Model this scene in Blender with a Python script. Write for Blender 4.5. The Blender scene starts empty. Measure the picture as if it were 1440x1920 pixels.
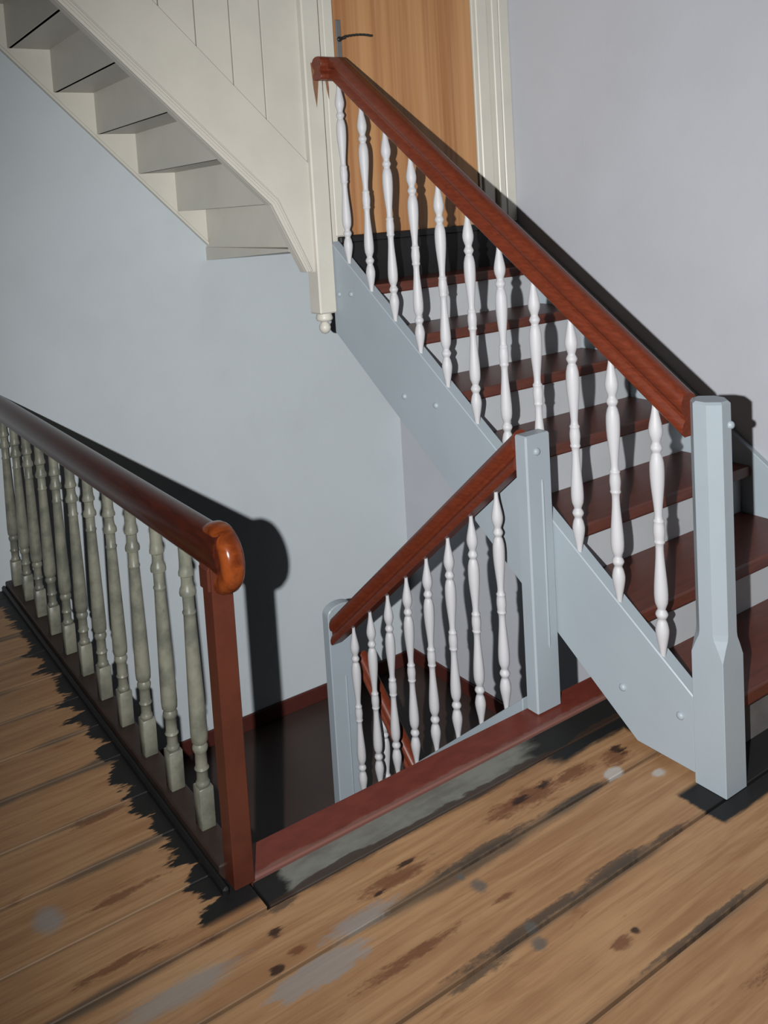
import bpy, bmesh, math, random
from mathutils import Vector, Matrix

random.seed(7)
SC = bpy.context.scene
COL = SC.collection

# ------------------------------------------------------------------ camera
F, CX, CY = 1652.5, 566.8, 528.2          # focal length and principal point, in pixels of a 1440x1920 frame
YAW, PITCH, ROLL = 0.5532, 0.0816, -0.0665
EYE = Vector((0, 0, 1.62))
fw = Vector((math.sin(YAW)*math.cos(PITCH), math.cos(YAW)*math.cos(PITCH), -math.sin(PITCH)))
rt0 = Vector((math.cos(YAW), -math.sin(YAW), 0))
up0 = rt0.cross(fw)
RT = rt0*math.cos(ROLL) + up0*math.sin(ROLL)
UP = -rt0*math.sin(ROLL) + up0*math.cos(ROLL)
cd = bpy.data.cameras.new('camera')
cam = bpy.data.objects.new('camera', cd); COL.objects.link(cam)
M3 = Matrix((RT, UP, -fw)).transposed()
cam.matrix_world = Matrix.Translation(EYE) @ M3.to_4x4()
cd.sensor_fit = 'HORIZONTAL'; cd.sensor_width = 36
cd.lens = F*36/1440
cd.shift_x = (720-CX)/1440; cd.shift_y = (CY-960)/1440
cd.clip_start = 0.02
SC.camera = cam

# ------------------------------------------------------------------ light: the camera's flash, left of the lens, plus faint room light
wd = bpy.data.worlds.new('room_light'); SC.world = wd; wd.use_nodes = True
wd.node_tree.nodes['Background'].inputs[0].default_value = (0.55, 0.6, 0.7, 1)
wd.node_tree.nodes['Background'].inputs[1].default_value = 0.05
fl = bpy.data.lights.new('camera_flash', 'SPOT')
flo = bpy.data.objects.new('camera_flash', fl); COL.objects.link(flo)
fpos = EYE - RT*0.178 - UP*0.01
aim = EYE + fw + RT*((940-CX)/F) - UP*((760-CY)/F)      # the middle of the picture
flo.matrix_world = Matrix.Translation(fpos) @ (aim-fpos).to_track_quat('-Z', 'Y').to_matrix().to_4x4()
fl.energy = 100; fl.color = (1.0, 1.0, 1.0)
fl.spot_size = math.radians(112); fl.spot_blend = 1.0; fl.shadow_soft_size = 0.011
fl.use_nodes = True
nt = fl.node_tree
em = nt.nodes['Emission']
fo = nt.nodes.new('ShaderNodeLightFalloff'); fo.inputs['Strength'].default_value = 1.38
fm = nt.nodes.new('ShaderNodeMath'); fm.operation = 'MULTIPLY_ADD'; fm.inputs[1].default_value = 0.15
nt.links.new(fo.outputs['Constant'], fm.inputs[0]); nt.links.new(fo.outputs['Linear'], fm.inputs[2])
nt.links.new(fm.outputs[0], em.inputs['Strength'])

vs = SC.view_settings
vs.view_transform = 'Standard'; vs.look = 'None'; vs.exposure = 0.0; vs.gamma = 1.0
vs.use_curve_mapping = False

# ------------------------------------------------------------------ materials
def lin(r, g, b):
    f = lambda c: c/12.92 if c <= .04045 else ((c+.055)/1.055)**2.4
    return (f(r/255), f(g/255), f(b/255), 1)

ALB = .66          # overall reflectance: keeps bounced light low against the flash
class NT:
    """small helper to write node trees"""
    def __init__(self, name, rough=.5, spec=.35):
        self.m = bpy.data.materials.new(name); self.m.use_nodes = True
        self.t = self.m.node_tree; self.b = self.t.nodes['Principled BSDF']
        self.b.inputs['Roughness'].default_value = rough
        self.b.inputs['Specular IOR Level'].default_value = spec
    def n(self, typ, **k):
        nd = self.t.nodes.new(typ)
        for a, v in k.items(): setattr(nd, a, v)
        return nd
    def put(self, sock, v):
        if hasattr(v, 'is_output'): self.t.links.new(v, sock)
        else: sock.default_value = v
    def math(self, op, a, b=0.0, c=None, clamp=False):
        nd = self.n('ShaderNodeMath', operation=op, use_clamp=clamp)
        self.put(nd.inputs[0], a); self.put(nd.inputs[1], b)
        if c is not None: self.put(nd.inputs[2], c)
        return nd.outputs[0]
    def mapr(self, v, a, b, c=0.0, d=1.0, smooth=True):
        nd = self.n('ShaderNodeMapRange', interpolation_type='SMOOTHSTEP' if smooth else 'LINEAR')
        self.put(nd.inputs[0], v)
        for i, x in enumerate((a, b, c, d)): self.put(nd.inputs[i+1], x)
        return nd.outputs[0]
    def mix(self, fac, a, b, blend='MIX'):
        nd = self.n('ShaderNodeMix', data_type='RGBA', blend_type=blend)
        self.put(nd.inputs[0], fac); self.put(nd.inputs[6], a); self.put(nd.inputs[7], b)
        return nd.outputs[2]
    def pos(self):
        if not hasattr(self, '_p'): self._p = self.n('ShaderNodeNewGeometry').outputs['Position']
        return self._p
    def obj(self):
        return self.n('ShaderNodeTexCoord').outputs['Object']
    def scale(self, vec, s, off=(0, 0, 0)):
        nd = self.n('ShaderNodeMapping'); self.put(nd.inputs['Vector'], vec)
        nd.inputs['Scale'].default_value = s; nd.inputs['Location'].default_value = off
        return nd.outputs[0]
    def noise(self, vec, sc=5., det=3., rough=.5, dist=0.):
        nd = self.n('ShaderNodeTexNoise'); self.put(nd.inputs['Vector'], vec)
        nd.inputs['Scale'].default_value = sc; nd.inputs['Detail'].default_value = det
        nd.inputs['Roughness'].default_value = rough; nd.inputs['Distortion'].default_value = dist
        return nd.outputs[0]
    def bump(self, h, strength=.2, dist=.01):
        nd = self.n('ShaderNodeBump'); nd.inputs['Strength'].default_value = strength
        nd.inputs['Distance'].default_value = dist
        self.put(nd.inputs['Height'], h); self.t.links.new(nd.outputs[0], self.b.inputs['Normal'])
    def color(self, c): self.put(self.b.inputs['Base Color'], self.mix(1.0, c, (ALB, ALB, ALB, 1), 'MULTIPLY'))

def painted(name, c, rough=.45, var=.06, sc=6., bump=.05, bsc=40., c2=None):
    t = NT(name, rough)
    nz = t.noise(t.pos(), sc, 4, .6)
    d = c2 or tuple(x*(1-var*2.2) for x in c[:3])+(1,)
    t.color(t.mix(t.mapr(nz, .35, .7), c, d))
    if bump: t.bump(t.noise(t.pos(), bsc, 3), bump, .004)
    return t.m

M = {}
M['wall_far'] = painted('far_wall_paint', (.575, .63, .66, 1), .75, .03, 1.6, .12, 60)
M['wall_right'] = painted('right_wall_paint', (.515, .53, .572, 1), .75, .03, 1.3, .12, 60)
M['ceiling'] = painted('ceiling_paint', (.15, .15, .15, 1), .8, .03, 2)  # for the unseen ceiling, left and back walls; darkened to cut bounced light
M['stair'] = painted('grey_blue_stair_paint', (.405, .47, .515, 1), .42, .02, 4, .06, 70)
M['white'] = painted('white_gloss_paint', (.63, .63, .65, 1), .5, .01, 6, .03, 60)
M['riser'] = painted('riser_paint', (.54, .56, .58, 1), .5, .03, 5, .04)
M['cream'] = painted('cream_paint', (.68, .655, .575, 1), .42, .03, 4, .06, 50)
M['black'] = painted('black_paint', (.010, .010, .011, 1), .5, .1, 12, .2, 40)
M['nosing'] = painted('red_nosing_paint', (.175, .046, .028, 1), .4, .06, 14, .08, 60)
M['landing'] = painted('dark_brown_lino', (.055, .034, .028, 1), .42, .08, 3, .05, 90)
M['skirt'] = painted('dark_red_skirting', (.085, .022, .017, 1), .4, .06, 9, .05, 60)
M['newel_brown'] = painted('red_brown_newel_paint', (.115, .032, .019, 1), .32, .1, 9, .1, 40)
M['base'] = painted('dark_brown_base_paint', (.042, .026, .020, 1), .5, .15, 12, .1, 40)
M['first_riser'] = painted('dark_grey_first_riser', (.16, .15, .145, 1), .6, .1, 12, .1, 40)
M['bare'] = painted('bare_wood', (.30, .15, .085, 1), .6, .1, 30)
M['metal'] = painted('grey_metal', (.16, .155, .15, 1), .4, .02)
M['dark_metal'] = painted('dark_metal', (.02, .02, .02, 1), .35, .02)

def wood_paint(name, a, b, rough, axis_scale):
    t = NT(name, rough)
    g = t.noise(t.scale(t.obj(), axis_scale), 6, 4, .6, .4)
    t.color(t.mix(t.mapr(g, .3, .7), a, b))
    t.bump(g, .05, .003)
    return t.m
M['rail'] = wood_paint('mahogany_handrail', (.20, .040, .017, 1), (.145, .028, .012, 1), .36, (18, 1.5, 18))
M['tread'] = wood_paint('mahogany_tread', (.135, .036, .021, 1), (.095, .026, .016, 1), .38, (1.2, 14, 14))
M['rail_old'] = wood_paint('old_dark_mahogany_rail', (.085, .017, .008, 1), (.05, .011, .007, 1), .22, (14, 2, 14))
M['scroll'] = wood_paint('worn_mahogany_scroll', (.30, .066, .014, 1), (.12, .024, .007, 1), .2, (3, 5, 4))

# door veneer: vertical bands of warm wood
t = NT('door_veneer', .42)
p = t.obj()
bands = t.noise(t.scale(p, (7, 1, .10)), 1.0, 2, .5)
fine = t.noise(t.scale(p, (60, 1, 1.2)), 1.0, 4, .6, .3)
c = t.mix(t.mapr(bands, .36, .62), (.55, .29, .12, 1), (.38, .165, .062, 1))
c = t.mix(t.math('MULTIPLY', t.mapr(fine, .4, .7), .35), c, (.62, .37, .18, 1))
t.color(c); M['door'] = t.m

# old balusters: grey green paint, dirty, brown showing through
t = NT('old_grey_green_paint', .4)
nz = t.noise(t.pos(), 14, 4, .6); n2 = t.noise(t.pos(), 38, 4, .7)
c = t.mix(t.mapr(nz, .35, .68), (.25, .25, .195, 1), (.145, .150, .120, 1))
c = t.mix(t.mapr(n2, .66, .74, 0, .55), c, (.13, .075, .03, 1))
t.color(c); t.bump(n2, .12, .002); M['old'] = t.m

# raw floor boards with paint remnants, knots, filler
JY = [1.118, 1.335, 1.565, 1.742, 1.917]
t = NT('raw_pine_boards', .55, .35)
P = t.pos()
sep = t.n('ShaderNodeSeparateXYZ'); t.put(sep.inputs[0], P); X, Y = sep.outputs[0], sep.outputs[1]
rnd = t.n('ShaderNodeObjectInfo').outputs['Random']
comb = t.n('ShaderNodeCombineXYZ'); t.put(comb.inputs[2], t.math('MULTIPLY', rnd, 30))
vadd = t.n('ShaderNodeVectorMath', operation='ADD'); t.put(vadd.inputs[0], P); t.put(vadd.inputs[1], comb.outputs[0])
PV = vadd.outputs[0]
g1 = t.noise(t.scale(PV, (1.6, 22, 1)), 1.3, 5, .6, .6)
g2 = t.noise(t.scale(PV, (4, 95, 1)), 1.0, 4, .6, .3)
g3 = t.noise(PV, 3.2, 3, .5)
c = t.mix(t.mapr(g1, .32, .68), (.47, .275, .135, 1), (.34, .175, .080, 1))
c = t.mix(t.math('MULTIPLY', t.mapr(g2, .45, .7), .5), c, (.27, .125, .055, 1))
c = t.mix(t.mapr(g3, .5, .75, 0, .35), c, (.52, .33, .175, 1))
c = t.mix(t.mapr(rnd, 0, 1, 0, .22, False), c, (.33, .17, .085, 1))
# red brown streaks and knots
st = t.noise(t.scale(PV, (5, 34, 1), (3, 1, 0)), 1.0, 3, .55, .8)
c = t.mix(t.mapr(st, .64, .76, 0, .6), c, (.20, .065, .024, 1))
wob = t.noise(t.scale(P, (13, 55, 1)), 1.0, 5, .72)
wob2 = t.noise(t.scale(P, (60, 120, 1), (4, 2, 0)), 1.0, 3, .6)
def blob(x0, y0, rx, ry, amp=1.2, soft=.35):
    dx = t.math('MULTIPLY', t.math('SUBTRACT', X, x0), 1/rx)
    dy = t.math('MULTIPLY', t.math('SUBTRACT', Y, y0), 1/ry)
    d = t.math('SQRT', t.math('ADD', t.math('MULTIPLY', dx, dx), t.math('MULTIPLY', dy, dy)))
    d = t.math('ADD', d, t.math('MULTIPLY', t.math('SUBTRACT', wob, .5), amp*2.6))
    d = t.math('ADD', d, t.math('MULTIPLY', t.math('SUBTRACT', wob2, .5), amp*.6))
    return t.mapr(d, 1+soft, 1-soft*1.4, 0, 1)
def union(l):
    r = l[0]
    for q in l[1:]: r = t.math('MAXIMUM', r, q)
    return r
warm = union([blob(1.16, 1.635, .10, .022), blob(1.62, 1.65, .13, .030), blob(1.80, 1.645, .07, .022), blob(1.05, 1.44, .12, .014),
              blob(.60, 1.99, .10, .012), blob(.53, 1.80, .10, .012), blob(.64, 2.3, .08, .016), blob(1.95, 1.62, .05, .028),
              blob(1.33, 1.44, .03, .010), blob(1.44, 1.20, .03, .012), blob(.86, 1.60, .02, .012), blob(1.80, .98, .22, .018),
              blob(.72, 1.74, .04, .010)])
c = t.mix(t.math('MULTIPLY', warm, .75), c, (.13, .042, .017, 1))
core = union([blob(1.60, 1.655, .028, .012, 1.5), blob(1.70, 1.66, .03, .009, 1.5), blob(1.21, 1.66, .035, .007, 1.5), blob(1.10, 1.622, .016, .007, 1.4),
              blob(1.98, 1.64, .02, .02, 1.5), blob(.846, 1.67, .02, .012), blob(.80, 1.585, .017, .010), blob(1.49, 1.205, .011, .009, .6)])
c = t.mix(t.math('MULTIPLY', core, .9), c, (.022, .010, .007, 1))
# grime along the board edges
gen = t.n('ShaderNodeTexCoord').outputs['Generated']
sg = t.n('ShaderNodeSeparateXYZ'); t.put(sg.inputs[0], gen)
ed = t.math('SUBTRACT', .5, t.math('ABSOLUTE', t.math('SUBTRACT', sg.outputs[1], .5)))
gn = t.noise(t.scale(P, (7, 30, 1)), 1.0, 5, .7)
gl = t.noise(t.scale(P, (1.7, 3.0, 1), (5, 2, 0)), 1.0, 2, .5)
lim = t.math('MULTIPLY', t.mapr(gl, .44, .70, .01, .15), t.math('ADD', gn, .2))
gr = t.mapr(t.math('SUBTRACT', ed, lim), .05, -.06, 0, .8)
c = t.mix(gr, c, (.075, .060, .045, 1))
dark = union([blob(1.33, 1.350, .22, .012), blob(1.60, 1.352, .10, .018), blob(1.42, 1.580, .17, .014), blob(1.72, 1.573, .10, .009), blob(1.15, 1.322, .10, .010), blob(1.62, 1.128, .20, .008), blob(.90, 1.725, .05, .010), blob(1.80, 1.345, .08, .008)])
c = t.mix(t.math('MULTIPLY', dark, .75), c, (.050, .040, .032, 1))
# worn grey paint, filler and white drips
grey = union([blob(.875, 1.525, .13, .034, .6, .15), blob(.60, 1.655, .14, .03, .7), blob(1.02, 1.585, .10, .022, .8), blob(.43, 2.02, .035, .045, .5)])
c = t.mix(t.math('MULTIPLY', grey, .65), c, (.27, .285, .285, 1))
put = union([blob(1.305, 1.50, .020, .020, .6), blob(1.29, 1.545, .010, .012, .5), blob(1.295, 1.303, .020, .018, .6), blob(1.315, 1.345, .016, .015, .5)])
c = t.mix(t.math('MULTIPLY', put, .8), c, (.11, .105, .095, 1))
whit = union([blob(1.885, 1.578, .035, .020, .5, .2), blob(1.985, 1.505, .022, .014, .6)])
c = t.mix(t.math('MULTIPLY', whit, .85), c, (.50, .48, .44, 1))
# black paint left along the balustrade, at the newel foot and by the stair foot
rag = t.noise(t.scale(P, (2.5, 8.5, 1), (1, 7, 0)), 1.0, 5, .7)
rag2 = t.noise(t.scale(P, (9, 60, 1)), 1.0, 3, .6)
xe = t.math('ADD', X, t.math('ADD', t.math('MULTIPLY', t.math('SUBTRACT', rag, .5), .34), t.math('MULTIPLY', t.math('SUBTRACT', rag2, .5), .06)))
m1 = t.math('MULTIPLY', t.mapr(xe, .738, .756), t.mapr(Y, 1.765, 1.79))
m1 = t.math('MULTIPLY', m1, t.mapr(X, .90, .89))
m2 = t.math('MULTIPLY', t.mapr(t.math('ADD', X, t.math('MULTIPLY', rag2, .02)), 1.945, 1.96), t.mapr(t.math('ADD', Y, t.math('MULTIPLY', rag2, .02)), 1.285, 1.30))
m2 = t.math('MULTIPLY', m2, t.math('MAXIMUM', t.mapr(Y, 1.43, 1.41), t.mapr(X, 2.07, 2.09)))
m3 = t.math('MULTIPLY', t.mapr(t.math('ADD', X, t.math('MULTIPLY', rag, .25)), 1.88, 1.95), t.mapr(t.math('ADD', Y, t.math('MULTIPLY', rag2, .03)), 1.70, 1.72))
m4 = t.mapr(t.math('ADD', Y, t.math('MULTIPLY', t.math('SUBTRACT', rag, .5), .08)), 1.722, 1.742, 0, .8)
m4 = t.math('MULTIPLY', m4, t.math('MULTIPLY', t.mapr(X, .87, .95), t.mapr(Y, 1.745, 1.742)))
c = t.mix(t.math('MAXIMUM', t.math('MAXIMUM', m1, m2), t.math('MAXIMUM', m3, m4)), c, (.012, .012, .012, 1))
t.color(c)
t.bump(t.math('ADD', t.math('MULTIPLY', g2, .6), g1), .25, .004)
M['boards'] = t.m

# the narrow board beside the red nosing: worn grey, black towards the stair
t = NT('worn_grey_edge_board', .6, .3); P = t.pos()
sep = t.n('ShaderNodeSeparateXYZ'); t.put(sep.inputs[0], P); X, Y = sep.outputs[0], sep.outputs[1]
a = t.noise(t.scale(P, (6, 18, 1)), 1, 4, .65); b = t.noise(t.scale(P, (3, 9, 1), (2, 2, 0)), 1, 4, .6)
c = t.mix(t.mapr(a, .35, .7), (.22, .22, .195, 1), (.145, .142, .125, 1))
k = t.mapr(t.math('ADD', X, t.math('MULTIPLY', t.math('SUBTRACT', b, .5), .6)), 1.66, 1.82)
c = t.mix(k, c, (.014, .014, .013, 1))
k2 = t.mapr(t.math('ADD', X, t.math('MULTIPLY', t.math('SUBTRACT', a, .5), .12)), .955, .925)
c = t.mix(k2, c, (.012, .012, .012, 1))
br = t.mapr(t.math('ADD', Y, t.math('MULTIPLY', t.math('SUBTRACT', b, .5), .16)), 1.765, 1.755)
c = t.mix(t.math('MULTIPLY', br, .85), c, (.040, .022, .014, 1))
t.color(c); t.bump(a, .3, .004); M['edge'] = t.m

# nosing: red paint worn to pink grey along its front edge
t = NT('worn_red_nosing', .4); P = t.pos()
sep = t.n('ShaderNodeSeparateXYZ'); t.put(sep.inputs[0], P); Y = sep.outputs[1]
a = t.noise(t.scale(P, (14, 30, 1)), 1, 4, .65)
c = t.mix(t.mapr(a, .3, .7), (.19, .040, .024, 1), (.145, .030, .019, 1))
e = t.mapr(t.math('ADD', Y, t.math('MULTIPLY', t.math('SUBTRACT', a, .5), .03)), 1.858, 1.846)
c = t.mix(t.math('MULTIPLY', e, .75), c, (.23, .115, .095, 1))
t.color(c); M['nosing'] = t.m

# ------------------------------------------------------------------ mesh helpers
def wloc(o):
    v = Vector((0, 0, 0))
    while o is not None:
        v += o.location; o = o.parent
    return v

def finish(bm, smooth=None):
    bmesh.ops.recalc_face_normals(bm, faces=bm.faces)
    vsx = [v.co for v in bm.verts]
    lo = Vector([min(v[i] for v in vsx) for i in range(3)]); hi = Vector([max(v[i] for v in vsx) for i in range(3)])
    c = (lo+hi)/2
    bmesh.ops.translate(bm, verts=bm.verts, vec=-c)
    me = bpy.data.meshes.new('mesh'); bm.to_mesh(me); bm.free()
    if smooth:
        me.shade_smooth(); me.set_sharp_from_angle(angle=math.radians(smooth))
    return me, c

def link(name, me, mat, parent, loc):
    if not me.materials: me.materials.append(M[mat])
    o = bpy.data.objects.new(name, me); COL.objects.link(o)
    o.parent = parent
    o.location = Vector(loc) - wloc(parent)
    return o

def obj(name, bm, mat, parent=None, smooth=None):
    me, c = finish(bm, smooth); me.name = name
    return link(name, me, mat, parent, c)

def thing(name, label, cat, loc, group=None, kind=None):
    o = bpy.data.objects.new(name, None); COL.objects.link(o); o.location = loc
    o.empty_display_size = .1
    tag(o, label, cat, group, kind); return o

def tag(o, label=None, cat=None, group=None, kind=None):
    if label: o['label'] = label
    if cat: o['category'] = cat
    if group: o['group'] = group
    if kind: o['kind'] = kind
    return o

def box(x0, x1, y0, y1, z0, z1, bev=0.0, bm=None, seg=1):
    b = bmesh.new()
    r = bmesh.ops.create_cube(b, size=1)
    for v in b.verts:
        v.co = Vector((x0+(v.co.x+.5)*(x1-x0), y0+(v.co.y+.5)*(y1-y0), z0+(v.co.z+.5)*(z1-z0)))
    if bev: bmesh.ops.bevel(b, geom=b.edges[:], offset=bev, segments=seg, affect='EDGES', profile=.5)
    return join(bm, b)

def join(bm, b):
    if bm is None: return b
    me = bpy.data.meshes.new('tmp'); b.to_mesh(me); b.free(); bm.from_mesh(me); bpy.data.meshes.remove(me)
    return bm

def prism(poly, axis, a0, a1, bev=0.0, bm=None):
    """poly: 2D outline; axis 'x' -> (y,z), axis 'y' -> (x,z), axis 'z' -> (x,y)"""
    def P(u, v, w):
        return {'x': (w, u, v), 'y': (u, w, v), 'z': (u, v, w)}[axis]
    b = bmesh.new()
    lo = [b.verts.new(P(u, v, a0)) for u, v in poly]; hi = [b.verts.new(P(u, v, a1)) for u, v in poly]
    b.faces.new(lo); b.faces.new(hi[::-1])
    n = len(poly)
    for i in range(n): b.faces.new((lo[i], lo[(i+1) % n], hi[(i+1) % n], hi[i]))
    if bev:
        bmesh.ops.recalc_face_normals(b, faces=b.faces)
        bmesh.ops.bevel(b, geom=b.edges[:], offset=bev, segments=1, affect='EDGES', profile=.5)
    return join(bm, b)

def lathe(prof, seg=20, bm=None, axis='z', at=(0, 0, 0)):
    """prof: list of (radius, height) from bottom to top"""
    b = bmesh.new(); rings = []
    for r, h in prof:
        ring = []
        for k in range(seg):
            a = 2*math.pi*k/seg
            q = (r*math.cos(a), r*math.sin(a), h)
            if axis == 'x': q = (q[2], q[0], q[1])
            if axis == 'y': q = (q[0], q[2], q[1])
            ring.append(b.verts.new((q[0]+at[0], q[1]+at[1], q[2]+at[2])))
        rings.append(ring)
    for i in range(len(rings)-1):
        for k in range(seg):
            b.faces.new((rings[i][k], rings[i][(k+1) % seg], rings[i+1][(k+1) % seg], rings[i+1][k]))
    b.faces.new(rings[0][::-1]); b.faces.new(rings[-1])
    return join(bm, b)

def sweep_x(prof, path, xc, bm=None):
    """sweep a section (side along x, height square to the path) along a path in a y-z plane; ends cut upright"""
    b = bmesh.new(); rows = []
    n = len(path)
    for i, (y, z) in enumerate(path):
        d0 = Vector((path[i][0]-path[i-1][0], path[i][1]-path[i-1][1])).normalized() if i else None
        d1 = Vector((path[i+1][0]-path[i][0], path[i+1][1]-path[i][1])).normalized() if i < n-1 else None
        d = d0 or d1
        if d0 and d1:
            bis = (d0+d1).normalized(); nr = Vector((-bis.y, bis.x)); k = 1/max(.3, bis.dot(d0))
        else:
            nr = Vector((0, 1)); k = 1/max(.3, abs(d.x))
            if d.x < 0: nr = -nr
        if nr.y < 0: nr = -nr
        rows.append([b.verts.new((xc+s, y+nr.x*h*k, z+nr.y*h*k)) for s, h in prof])
    m = len(prof)
    for i in range(n-1):
        for k in range(m):
            b.faces.new((rows[i][k], rows[i][(k+1) % m], rows[i+1][(k+1) % m], rows[i+1][k]))
    b.faces.new(rows[0]); b.faces.new(rows[-1][::-1])
    return join(bm, b)

def smooth_prof(pts, sub=3):
    """Catmull-Rom through the (r,h) points, endpoints kept"""
    out = []
    for i in range(len(pts)-1):
        p0 = pts[max(i-1, 0)]; p1 = pts[i]; p2 = pts[i+1]; p3 = pts[min(i+2, len(pts)-1)]
        for s in range(sub):
            q = s/sub
            f = lambda a, b, c, d: .5*((2*b)+(-a+c)*q+(2*a-5*b+4*c-d)*q*q+(-a+3*b-3*c+d)*q**3)
            out.append((max(.002, f(p0[0], p1[0], p2[0], p3[0])), p1[1]+(p2[1]-p1[1])*q))
    out.append(pts[-1]); return out

# ------------------------------------------------------------------ dimensions
XR, YR, S = 2.0254, 1.3301, .0915                 # foot of the stair newel
XS, SA, SM = 2.028, -.8428, .7629                 # outer string: face, top line z = SA + SM*y
R, G, Y0 = .1855, .2431, 1.3997
WR, YF, YD = 3.107, 4.045, 3.049                  # right wall, far wall, door partition
LAND = -6*R
NY0, NY1 = 1.8375, 1.9455                         # red nosing
XL = .827                                         # old balustrade
CEIL = 3.75

# ------------------------------------------------------------------ room shell
def structure(name, bm, mat, label=None):
    return tag(obj(name, bm, mat), label, name.split('_')[0], None, 'structure')

structure('wall_far', box(-1.6, WR+.2, YF, YF+.2, -3.2, CEIL), 'wall_far', 'pale blue grey plastered wall behind the stairwell')
structure('wall_right', box(WR, WR+.2, -1.6, YF, -3.2, CEIL), 'wall_right', 'pale mauve grey plastered wall beside the rising staircase')
structure('wall_left', box(-1.6, -1.4, -1.6, YF, -.3, CEIL), 'ceiling', 'dark plastered wall to the left of the landing')
structure('wall_back', box(-1.4, WR, -1.6, -1.4, -.3, CEIL), 'ceiling', 'dark plastered wall behind the photographer')
structure('wall_stairwell', box(.62, .80, 1.95, YF, -3.2, -.26), 'wall_far', 'pale plastered wall below the old balustrade')
structure('ceiling', box(-1.6, WR+.2, -1.6, YF+.2, CEIL, CEIL+.1), 'ceiling', 'dark ceiling above the landing')

# floor: a dark sub-floor carrying every board
floor = structure('floor', prism([(-1.4, -1.4), (WR, -1.4), (WR, 1.93), (.80, 1.93), (.80, YF), (-1.4, YF)], 'z', -.26, -.028), 'black', 'worn pine board floor of the upper landing')
edges = [-1.40, -1.17, -.95, -.72, -.49, -.25, -.02, .21, .44, .67, .90] + JY
def plank(x0, x1, y0, y1, mat='boards', z=0.0):
    o = obj('floor_board', box(x0, x1, y0+.0035, y1-.0035, -.028, z, .0022), mat, floor)
    return o
for y0, y1 in zip(edges[:-1], edges[1:]):
    if y1 < 1.75: plank(-1.4, WR, y0, y1, z=random.uniform(-.002, 0))
plank(-1.4, .868, 1.742, 1.917)
plank(.876, WR, 1.742, NY0+.001, 'edge', -.003)
y = 1.917
for w in (.205, .19, .215, .2, .21, .195, .22, .2, .21, .19, .2):
    y1 = min(y+w, YF)
    if YF-y1 < .06: y1 = YF
    plank(-1.4, .80, y, y1, z=random.uniform(-.002, 0)); y = y1
    if y >= YF: break

structure('trim_1', box(XL+.0555, WR, NY0, NY1, -.04, .004, .004), 'nosing', 'red painted nosing board along the edge of the stairwell')
floor_l = structure('floor_landing', box(.80, WR, 2.965, YF, LAND-.12, LAND), 'landing', 'dark brown half landing below the stairwell')
structure('floor_lower', box(-1.4, WR, -1.4, YF, -3.3, -3.2), 'landing', 'dark floor of the storey below')
structure('baseboard_far', box(.80, WR-.016, YF-.016, YF, LAND, LAND+.085, .004), 'skirt', 'dark red skirting along the far wall of the half landing')
structure('baseboard_right', box(WR-.016, WR, 2.95, YF, LAND, LAND+.085, .004), 'skirt', 'dark red skirting along the right wall of the half landing')

# ------------------------------------------------------------------ shared baluster (turned, white)
L_BAL = .7358
prof_t = [(0, .0062), (.03, .0078), (.07, .0135), (.11, .0187), (.135, .0172), (.155, .0122), (.163, .0112), (.170, .0135), (.182, .0168), (.194, .0135), (.201, .0112),
          (.210, .0145), (.235, .0185), (.27, .0196), (.32, .0182), (.38, .0140), (.43, .0108), (.452, .0112), (.461, .0152), (.468, .0138), (.485, .0152), (.505, .0158),
          (.525, .0145), (.536, .0138), (.543, .0154), (.552, .0118), (.575, .0108), (.63, .0132), (.69, .0168), (.745, .0188), (.780, .0172), (.798, .0125), (.806, .0108),
          (.813, .0138), (.825, .0172), (.837, .0138), (.845, .0110), (.858, .0145), (.885, .0184), (.915, .0165), (.955, .0108), (1, .0064)]
prof = [(r, L_BAL*(1-t_)) for t_, r in prof_t][::-1]
me_bal, c_bal = finish(lathe(smooth_prof(prof, 2), 20), 50); me_bal.name = 'baluster'
me_bal.materials.append(M['white'])
def baluster(parent, x, y, zb):
    return link('baluster', me_bal, 'white', parent, (x, y, zb+c_bal.z))

# plug: a small round wooden cap
def plug(parent, at, axis, r=.0115, d=.009, mat='stair'):
    """dome whose flat side lies on the surface; axis '-x' or '-y' is the way it faces"""
    pr = [(r, 0), (r*.97, -d*.35), (r*.75, -d*.75), (r*.35, -d), (.0006, -d*1.02)]
    return obj('plug', lathe(pr, 12, axis='x' if axis == '-x' else 'y', at=at), mat, parent, 60)

RAILP = [(-.024, .0), (.024, .0), (.031, .006), (.032, .018), (.027, .026), (.020, .034), (.021, .044), (.030, .050), (.034, .060), (.033, .074), (.024, .086), (.010, .0915),
         (-.010, .0915), (-.024, .086), (-.033, .074), (-.034, .060), (-.030, .050), (-.021, .044), (-.020, .034), (-.027, .026), (-.032, .018), (-.031, .006)]

# ------------------------------------------------------------------ staircase going up
up = thing('staircase', 'grey blue staircase with red brown treads and white balusters rising to the wooden door', 'staircase', (XR, YR, 0), None)
st = lambda y: SA+SM*y
yb = 1.6075
str_bm = prism([(YR+S-.001, .023), (yb, .023), (3.045, 1.100), (3.045, st(3.045)), (YR+S-.001, st(YR+S-.001))], 'x', XS, XS+.046, .003)
string = obj('outer_string', str_bm, 'stair', up)
for y_, z_ in [(3.0, 1.262), (2.915, 1.266), (2.605, .892), (2.425, .885), (1.651, .167), (1.462, .169)]:
    plug(string, (XS, y_, z_), '-x')
obj('wall_string', prism([(YR+.02, .0), (1.50, 0), (3.045, 1.12), (3.045, st(3.045)+.02), (1.36, st(1.36)+.02), (YR+.02, .20)], 'x', WR-.03, WR, .003), 'stair', up)
TX0, TX1 = XS+.046, WR-.03
me_t, c_t = finish(box(TX0, TX1, 0, G+.045, -.042, 0, .006, seg=2)); me_t.name = 'tread'
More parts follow.
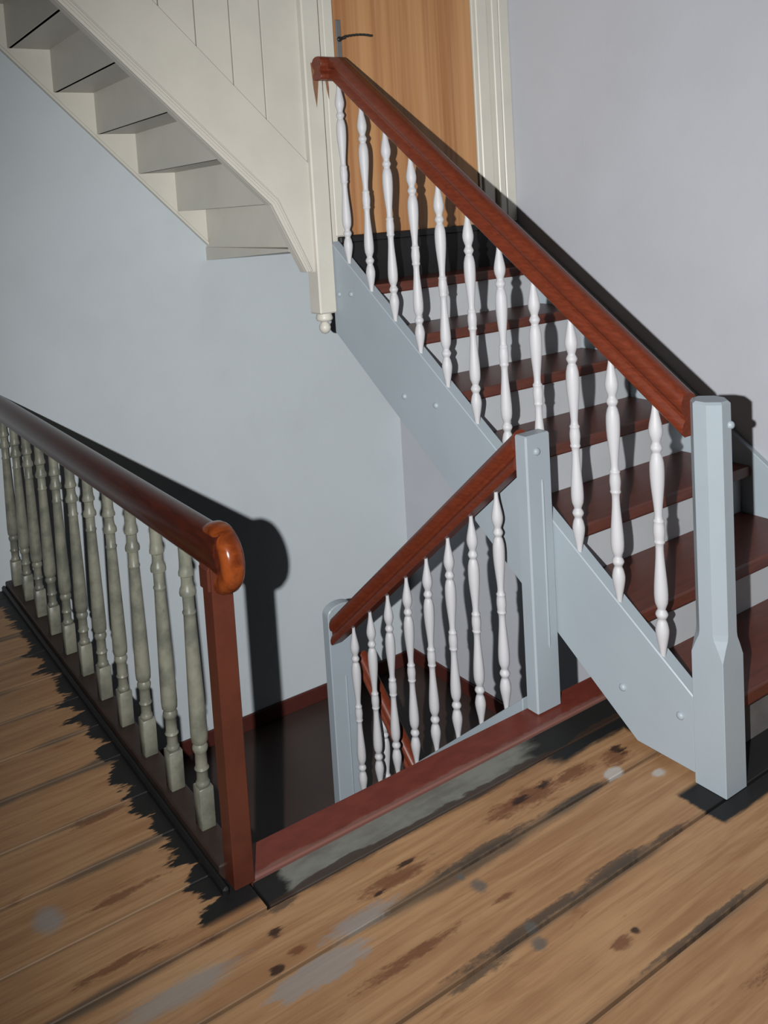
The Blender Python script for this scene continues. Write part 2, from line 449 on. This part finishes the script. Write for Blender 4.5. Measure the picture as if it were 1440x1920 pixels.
me_r, c_r = finish(box(TX0, TX1, 0, .018, 0, R-.042)); me_r.name = 'riser'
for k in range(1, 8):
    y_ = Y0+(k-1)*G
    if k < 7: link('tread', me_t, 'tread', up, Vector((0, y_, k*R))+c_t)
    else: obj('tread', box(TX0, TX1, y_, YD+.005, k*R-.042, k*R, .006, seg=2), 'tread', up)
    if k > 1: link('riser', me_r, 'riser', up, Vector((0, y_+.04, (k-1)*R))+c_r)
    else: obj('riser', box(TX0, TX1, y_+.04, y_+.058, 0, R-.042), 'first_riser', up)  # lowest riser, a darker grey than the ones above
obj('riser', box(TX0, TX1, YD-.004, YD+.014, 7*R, 8*R-.016), 'black', up)
obj('sill', box(TX0, TX1, YD-.018, YD+.05, 8*R-.016, 8*R+.012, .004), 'black', up)

# octagonal newel on a square foot
def oct_newel():
    b = bmesh.new(); rings = []
    c0, c1 = .0015, .0268
    zz = [(0, c0), (.372, c0), (.405, c1*.55), (.425, c1*.9), (.44, c1), (1.052, c1), (1.0585, c1)]
    for i, (z, c) in enumerate(zz):
        ins = .005 if i == len(zz)-1 else 0
        x0, x1, y0, y1 = XR+ins, XR+S-ins, YR+ins, YR+S-ins
        ring = [(x0+c, y0), (x1-c, y0), (x1, y0+c), (x1, y1-c), (x1-c, y1), (x0+c, y1), (x0, y1-c), (x0, y0+c)]
        rings.append([b.verts.new((px, py, z)) for px, py in ring])
    for i in range(len(rings)-1):
        for k in range(8): b.faces.new((rings[i][k], rings[i][(k+1) % 8], rings[i+1][(k+1) % 8], rings[i+1][k]))
    b.faces.new(rings[0][::-1]); b.faces.new(rings[-1])
    return b
nw = obj('newel_post', oct_newel(), 'stair', up)
plug(nw, (XR+S*.66, YR, .995), '-y', .011, .010)
XA = 2.0404
rb = lambda y: st(y)+.719
hr = obj('handrail', sweep_x(RAILP, [(YR+S-.004, rb(YR+S-.004)), (2.945, rb(2.945)), (2.985, rb(2.945)+.008)], XA+.004), 'rail', up, 40)
zr = rb(2.945)+.008
obj('rail_return', prism([(2.984+s_, zr+h_) for s_, h_ in RAILP], 'x', 1.976, XA+.036, .001), 'rail', hr, 40)
for k in range(11):
    y_ = 2.932-.1412*k
    baluster(up, XA, y_, st(y_)-.0122)

# ------------------------------------------------------------------ staircase going down
dn = thing('staircase', 'staircase descending from the red nosing with white balusters and flat grey newel', 'staircase', (1.98, 1.915, 0))
XC, YC, WU, WV = 1.9225, 1.8896, .1050, .0492
def flat_newel(name, x0, y0, z0, z1, parent, groove=None, round_top=False, WU=WU):
    if round_top:
        prf = [(x0, z0), (x0+WU, z0)]
        cx, rr = x0+WU/2, WU/2
        prf += [(cx+rr*math.cos(a), z1-rr*.55+rr*.55*math.sin(a)) for a in [i*math.pi/10 for i in range(11)]]
        o = obj(name, prism(prf, 'y', y0, y0+WV, .004), 'stair', parent)
    else:
        o = obj(name, box(x0, x0+WU, y0, y0+WV, z0, z1, .005), 'stair', parent)
    if groove:
        gx, ga, gb = groove
        obj('bead', lathe([(.0015, ga), (.0042, ga+.012), (.0042, gb-.012), (.0015, gb)], 10, at=(gx, y0, 0)), 'stair', o, 50)
    return o
nc = flat_newel('newel_post', XC, YC, .004, .8888, dn, (XC+.062, .205, .745))
plug(nc, (XC+.044, YC, .836), '-y', .0125, .009)
zb2 = lambda y: 2.5173-.899*y                      # underside of the lower handrail
XB = 1.9384
obj('handrail', sweep_x(RAILP, [(YC+WV-.004, zb2(YC+WV-.004)), (3.06, zb2(3.06))], XB+.004), 'rail', dn, 40)
for k in range(8):
    y_ = 2.9189-.1248*k
    baluster(dn, XB, y_, zb2(y_)-L_BAL)
gB = R/.899
sB = lambda y: zb2(y)-L_BAL+.008
obj('outer_string', prism([(NY1+.004, sB(NY1+.004)), (3.07, sB(3.07)), (3.07, sB(3.07)-.30), (NY1+.004, sB(NY1+.004)-.30)], 'x', XB-.021, XB+.021, .002), 'stair', dn)
obj('wall_string', prism([(NY1+.03, -.03), (3.0, sB(3.0)), (3.0, sB(3.0)-.30), (NY1+.03, -.33)], 'x', .83, .86, .002), 'skirt', dn)
for k in range(1, 6):
    y_ = 1.93+(k-1)*gB
    obj('tread', box(.86, XB-.021, y_, y_+gB+.03, -k*R-.04, -k*R, .005), 'tread', dn)
for k in range(0, 6):
    y_ = 1.93+k*gB
    obj('riser', box(.86, XB-.021, y_-.018, y_, -(k+1)*R, -k*R-.042), 'riser', dn)
flat_newel('newel_post', XC-.002, 3.082, LAND, -.078, dn, (1.992, -.98, -.40), True, .142)

# ------------------------------------------------------------------ flight below, under the rising stair
lo = thing('staircase', 'lower flight with thin red handrail dropping away behind the lower balusters', 'staircase', (2.5, 2.95, LAND))
zd = lambda y: -.415-.98*(3.08-y)                 # underside of its handrail
obj('handrail', sweep_x([(s*.8, h*.72) for s, h in RAILP], [(3.081, zd(3.081)), (2.05, zd(2.05))], 2.085), 'rail', lo, 40)
obj('outer_string', prism([(3.08, zd(3.08)-.60), (2.05, zd(2.05)-.60), (2.05, zd(2.05)-.90), (3.08, zd(3.08)-.90)], 'x', 2.066, 2.104, .002), 'stair', lo)
for k in range(6):
    y_ = 2.95-.155*k
    b = link('baluster', me_bal, 'white', lo, (2.085, y_, zd(y_)-.63+c_bal.z*.88)); b.scale = (1, 1, .88)
for k in range(1, 7):
    y_ = 2.965-(k-1)*.21
    obj('tread', box(2.104, WR, y_-.24, y_, LAND-k*R-.04, LAND-k*R, .005), 'tread', lo)
    obj('riser', box(2.104, WR, y_-.002, y_+.016, LAND-k*R, LAND-(k-1)*R-.042), 'riser', lo)

# ------------------------------------------------------------------ old balustrade
ob = thing('balustrade', 'old dark mahogany balustrade with grey green turned balusters and scroll end', 'balustrade', (XL+.0275, 1.83, 0))
SL = .0551
def brown_newel():
    x0, x1, y0, y1 = XL, XL+SL, 1.8298, 1.8298+SL
    b = box(x0, x1, y0, y1, 0, .80, .003)
    box(x0-.005, x1-.004, y0+.006, y1+.006, .738, .80, .006, b)
    return b
obj('newel_post', brown_newel(), 'newel_brown', ob)
XRL = XL+.030
OLDP = [(-.022, 0), (.022, 0), (.028, .008), (.027, .020), (.031, .032), (.035, .052), (.034, .072), (.027, .088), (.014, .097), (0, .0995),
        (-.014, .097), (-.027, .088), (-.034, .072), (-.035, .052), (-.031, .032), (-.027, .020), (-.028, .008)]
rail = obj('handrail', sweep_x(OLDP, [(1.80, .7905), (YF, .787)], XRL), 'rail_old', ob, 40)
# scroll end: a thick rounded disc turning down over the newel, with a small eye on its side
sc_h = [(.004, .026), (.014, .029), (.021, .027), (.026, .021), (.032, .019), (.042, .024), (.054, .0275), (.064, .0265), (.072, .022), (.0775, .013)]
sc_h = [(r_*1.08, h_*1.06) for r_, h_ in sc_h]
sc_pr = [(r_, -h_) for r_, h_ in sc_h]+[(.0853, 0)]+[(r_, h_) for r_, h_ in sc_h[::-1]]
obj('scroll', lathe(sc_pr, 36, axis='x', at=(XRL+.004, 1.842, .817)), 'scroll', rail, 50)
obj('base_rail', box(XL-.012, XL+.055, 1.885, YF, -.02, .036, .004), 'base', ob)
obj('base_moulding', box(XL-.030, XL-.012, 1.83, YF, -.01, .020, .006), 'black', ob)
ZB = .036
op = [(.0150, .110), (.0185, .113), (.0190, .119), (.0165, .123), (.0150, .128), (.0152, .150), (.0170, .153), (.0195, .158), (.0170, .163), (.0160, .166), (.0155, .200), (.0180, .204), (.0205, .211), (.0205, .217),
      (.0180, .223), (.0165, .226), (.0215, .232), (.0228, .250), (.0222, .300), (.0205, .38), (.0180, .48), (.0158, .568), (.0158, .572), (.0180, .576), (.0180, .580), (.0152, .584), (.0152, .622), (.0215, .625),
      (.0220, .633), (.0205, .640), (.0165, .648), (.0150, .662), (.0158, .674), (.0205, .677), (.0208, .684), (.0180, .692), (.0168, .705), (.0165, .765)]
b = lathe(op, 20); box(-.0205, .0205, -.0205, .0205, 0, .111, .002, b)
me_ob, c_ob = finish(b, 45); me_ob.name = 'baluster'; me_ob.materials.append(M['old'])
k = 0
while 2.040+.1934*k < YF-.05:
    link('baluster', me_ob, 'old', ob, (XL+.027, 2.040+.1934*k, ZB+c_ob.z)); k += 1

# ------------------------------------------------------------------ enclosed attic stair seen from below
at = thing('attic_staircase', 'cream painted attic staircase seen from underneath along the far wall', 'staircase', (1.98, 3.1, 1.10))
bl = lambda x: 1.643+.940*(1.753-x)                # lower edge of the near string
tl = lambda x: 1.779+.969*(1.976-x)                # upper edge
XE = .05
ns = obj('near_string', prism([(XE, tl(XE)), (1.95, tl(1.95)), (1.95, 1.36), (1.897, 1.364), (1.756, 1.645), (XE, bl(XE))], 'y', YD-.005, YD+.035, .002), 'cream', at)
def strip(o0, o1, y0, y1):
    """band along the kinked lower edge, from offset o0 to o1 above it"""
    def line(o):
        k1 = o*.3
        return [(XE, bl(XE)+o*1.37), (1.756+o*.86, 1.645+o*.50), (1.897+o*.80, 1.364+o*.12)]
    a, c_ = line(o0), line(o1)
    return prism(a+c_[::-1], 'y', y0, y1, .0015)
obj('moulding', strip(0, .034, YD-.020, YD-.004), 'cream', ns)
obj('moulding', strip(.010, .022, YD-.026, YD-.019), 'cream', ns)
obj('moulding', strip(.034, .043, YD-.011, YD-.004), 'cream', ns)
obj('wall_string', prism([(1.943, 1.474), (1.943, 1.72), (XE, 1.72+(1.943-XE)*1.016), (XE, 1.474+(1.943-XE)*1.0)], 'y', YF-.028, YF, .002), 'cream', at)
ws_ = at.children[-1]
obj('moulding', prism([(1.943, 1.470), (1.943, 1.488), (XE, 1.488+(1.943-XE)), (XE, 1.470+(1.943-XE))], 'y', YF-.036, YF-.027, .002), 'cream', ws_)
gx, gr_ = .188, .1905
for k in range(10):
    x_ = 1.943-.155*min(k, 1)-gx*max(k-1, 0); z_ = 1.461+gr_*k
    if x_-gx < XE: break
    obj('riser', box(x_, x_+.018, YD+.035, YF-.001, z_, z_+gr_+.02), 'cream', at)
    x2 = 1.943-.155-gx*k
    obj('tread', box(x2+.002, x_+.045, YD+.035, YF-.001, z_+gr_, z_+gr_+.03, .003), 'cream', at)
wb = bmesh.new()
wv = [wb.verts.new(q) for q in [(1.938, YF-.001, 1.396), (1.850, YD+.035, 1.452), (2.30, YD+.035, 1.440), (2.30, YF-.001, 1.396), (1.938, YF-.001, 1.463), (1.850, YD+.035, 1.463), (2.30, YD+.035, 1.463), (2.30, YF-.001, 1.463)]]
for f_ in [(0, 1, 2, 3), (7, 6, 5, 4), (0, 4, 5, 1), (1, 5, 6, 2), (2, 6, 7, 3), (3, 7, 4, 0)]: wb.faces.new([wv[i] for i in f_])
obj('winder', wb, 'cream', at)
ax0, ax1 = 1.945, 2.028
an = obj('newel_post', box(ax0, ax1, YD-.028, YD+.055, 1.185, CEIL-.01, .006), 'cream', at)
cxn, cyn = (ax0+ax1)/2, YD+.012
obj('pendant', lathe([(.004, 1.098), (.014, 1.102), (.023, 1.114), (.025, 1.126), (.021, 1.139), (.015, 1.146), (.017, 1.150), (.032, 1.155), (.036, 1.163), (.034, 1.172), (.030, 1.186)], 20, at=(cxn, cyn, 0)), 'cream', an, 50)

obj('bare_wood_scar', prism([(1.972, 2.205), (2.014, 2.205), (2.003, 2.12), (1.990, 2.028), (1.980, 2.10)], 'y', YD-.0295, YD-.0275), 'bare', an)
obj('bare_wood_scar', prism([(2.046, 2.20), (2.064, 2.20), (2.069, 2.11), (2.067, 2.062), (2.058, 2.11)], 'y', YD-.0075, YD-.0055), 'bare', an)
obj('bracket', box(1.996, 2.012, YD-.036, YD-.028, 2.145, 2.185, .003), 'dark_metal', an)

# boarded partition above the attic stair, and the wall around the door
wp = tag(obj('wall_partition', prism([(XE, tl(XE)-.02), (2.00, tl(2.00)-.02), (2.00, CEIL), (XE, CEIL)], 'y', YD+.022, YD+.035), 'cream'), 'cream vertical board partition enclosing the attic staircase', 'wall', None, 'structure')
jx = [XE, .19, .34, .48, .62, .77, .91, 1.06, 1.20, 1.345, 1.489, 1.637, 1.772, 1.95]
for a, c_ in zip(jx[:-1], jx[1:]):
    a_, b_ = a+.0022, c_-.0022
    obj('board', prism([(a_, tl(a_)-.02), (b_, tl(b_)-.02), (b_, CEIL-.002), (a_, CEIL-.002)], 'y', YD+.006, YD+.0225, .002), 'cream', wp)

DX0, DX1, DZ0, DZ1 = 2.117, 2.888, 8*R+.014, 3.45
structure('wall_door', box(2.03, WR, YD+.06, YD+.12, DZ1+.02, CEIL), 'wall_right', 'strip of wall above the wooden door')
door = tag(thing('door_1', 'flat warm brown wood veneer door in a cream frame at the stair top', 'door', ((DX0+DX1)/2, YD+.04, DZ0), None, 'structure'))
obj('door_leaf', box(DX0, DX1, YD+.012, YD+.052, DZ0, DZ1, .002), 'door', door)
def jamb(x0, x1, parts, nm='casing'):
    o = obj(nm, box(x0, x1, YD+.006, YD+.07, DZ0-.03, DZ1+.12, .002), 'cream', door)
    for a, c_, d in parts: obj('moulding', box(a, c_, YD+.006-d, YD+.0065, DZ0, DZ1+.12, min(.004, d*.4)), 'cream', o)
    return o
jamb(2.032, DX0-.003, [(2.062, DX0-.006, .012)])
jamb(DX1+.003, WR, [(DX1+.020, 2.975, .012), (2.990, 3.030, .030), (3.045, WR, .018)])
obj('head_casing', box(DX0, DX1, YD+.006, YD+.07, DZ1+.003, DZ1+.12, .003), 'cream', door)
hz = 2.312
hd = obj('handle_plate', box(2.131, 2.157, YD+.005, YD+.013, 2.235, 2.392, .003), 'metal', door)
lv = lathe([(.011, 0), (.011, .006), (.007, .010), (.007, .040), (.002, .046)], 12, axis='y', at=(2.144, YD+.006, hz))
for v in lv.verts: v.co.y = 2*(YD+.006)-v.co.y
N = 8
for i in range(N):
    x0 = 2.140+i*.0175; z0 = hz+.004+.010*math.sin(i/N*math.pi*.8)
    box(x0, x0+.0185, YD-.044, YD-.034, z0-.0045, z0+.0045, .002, lv)
obj('lever', lv, 'dark_metal', hd)
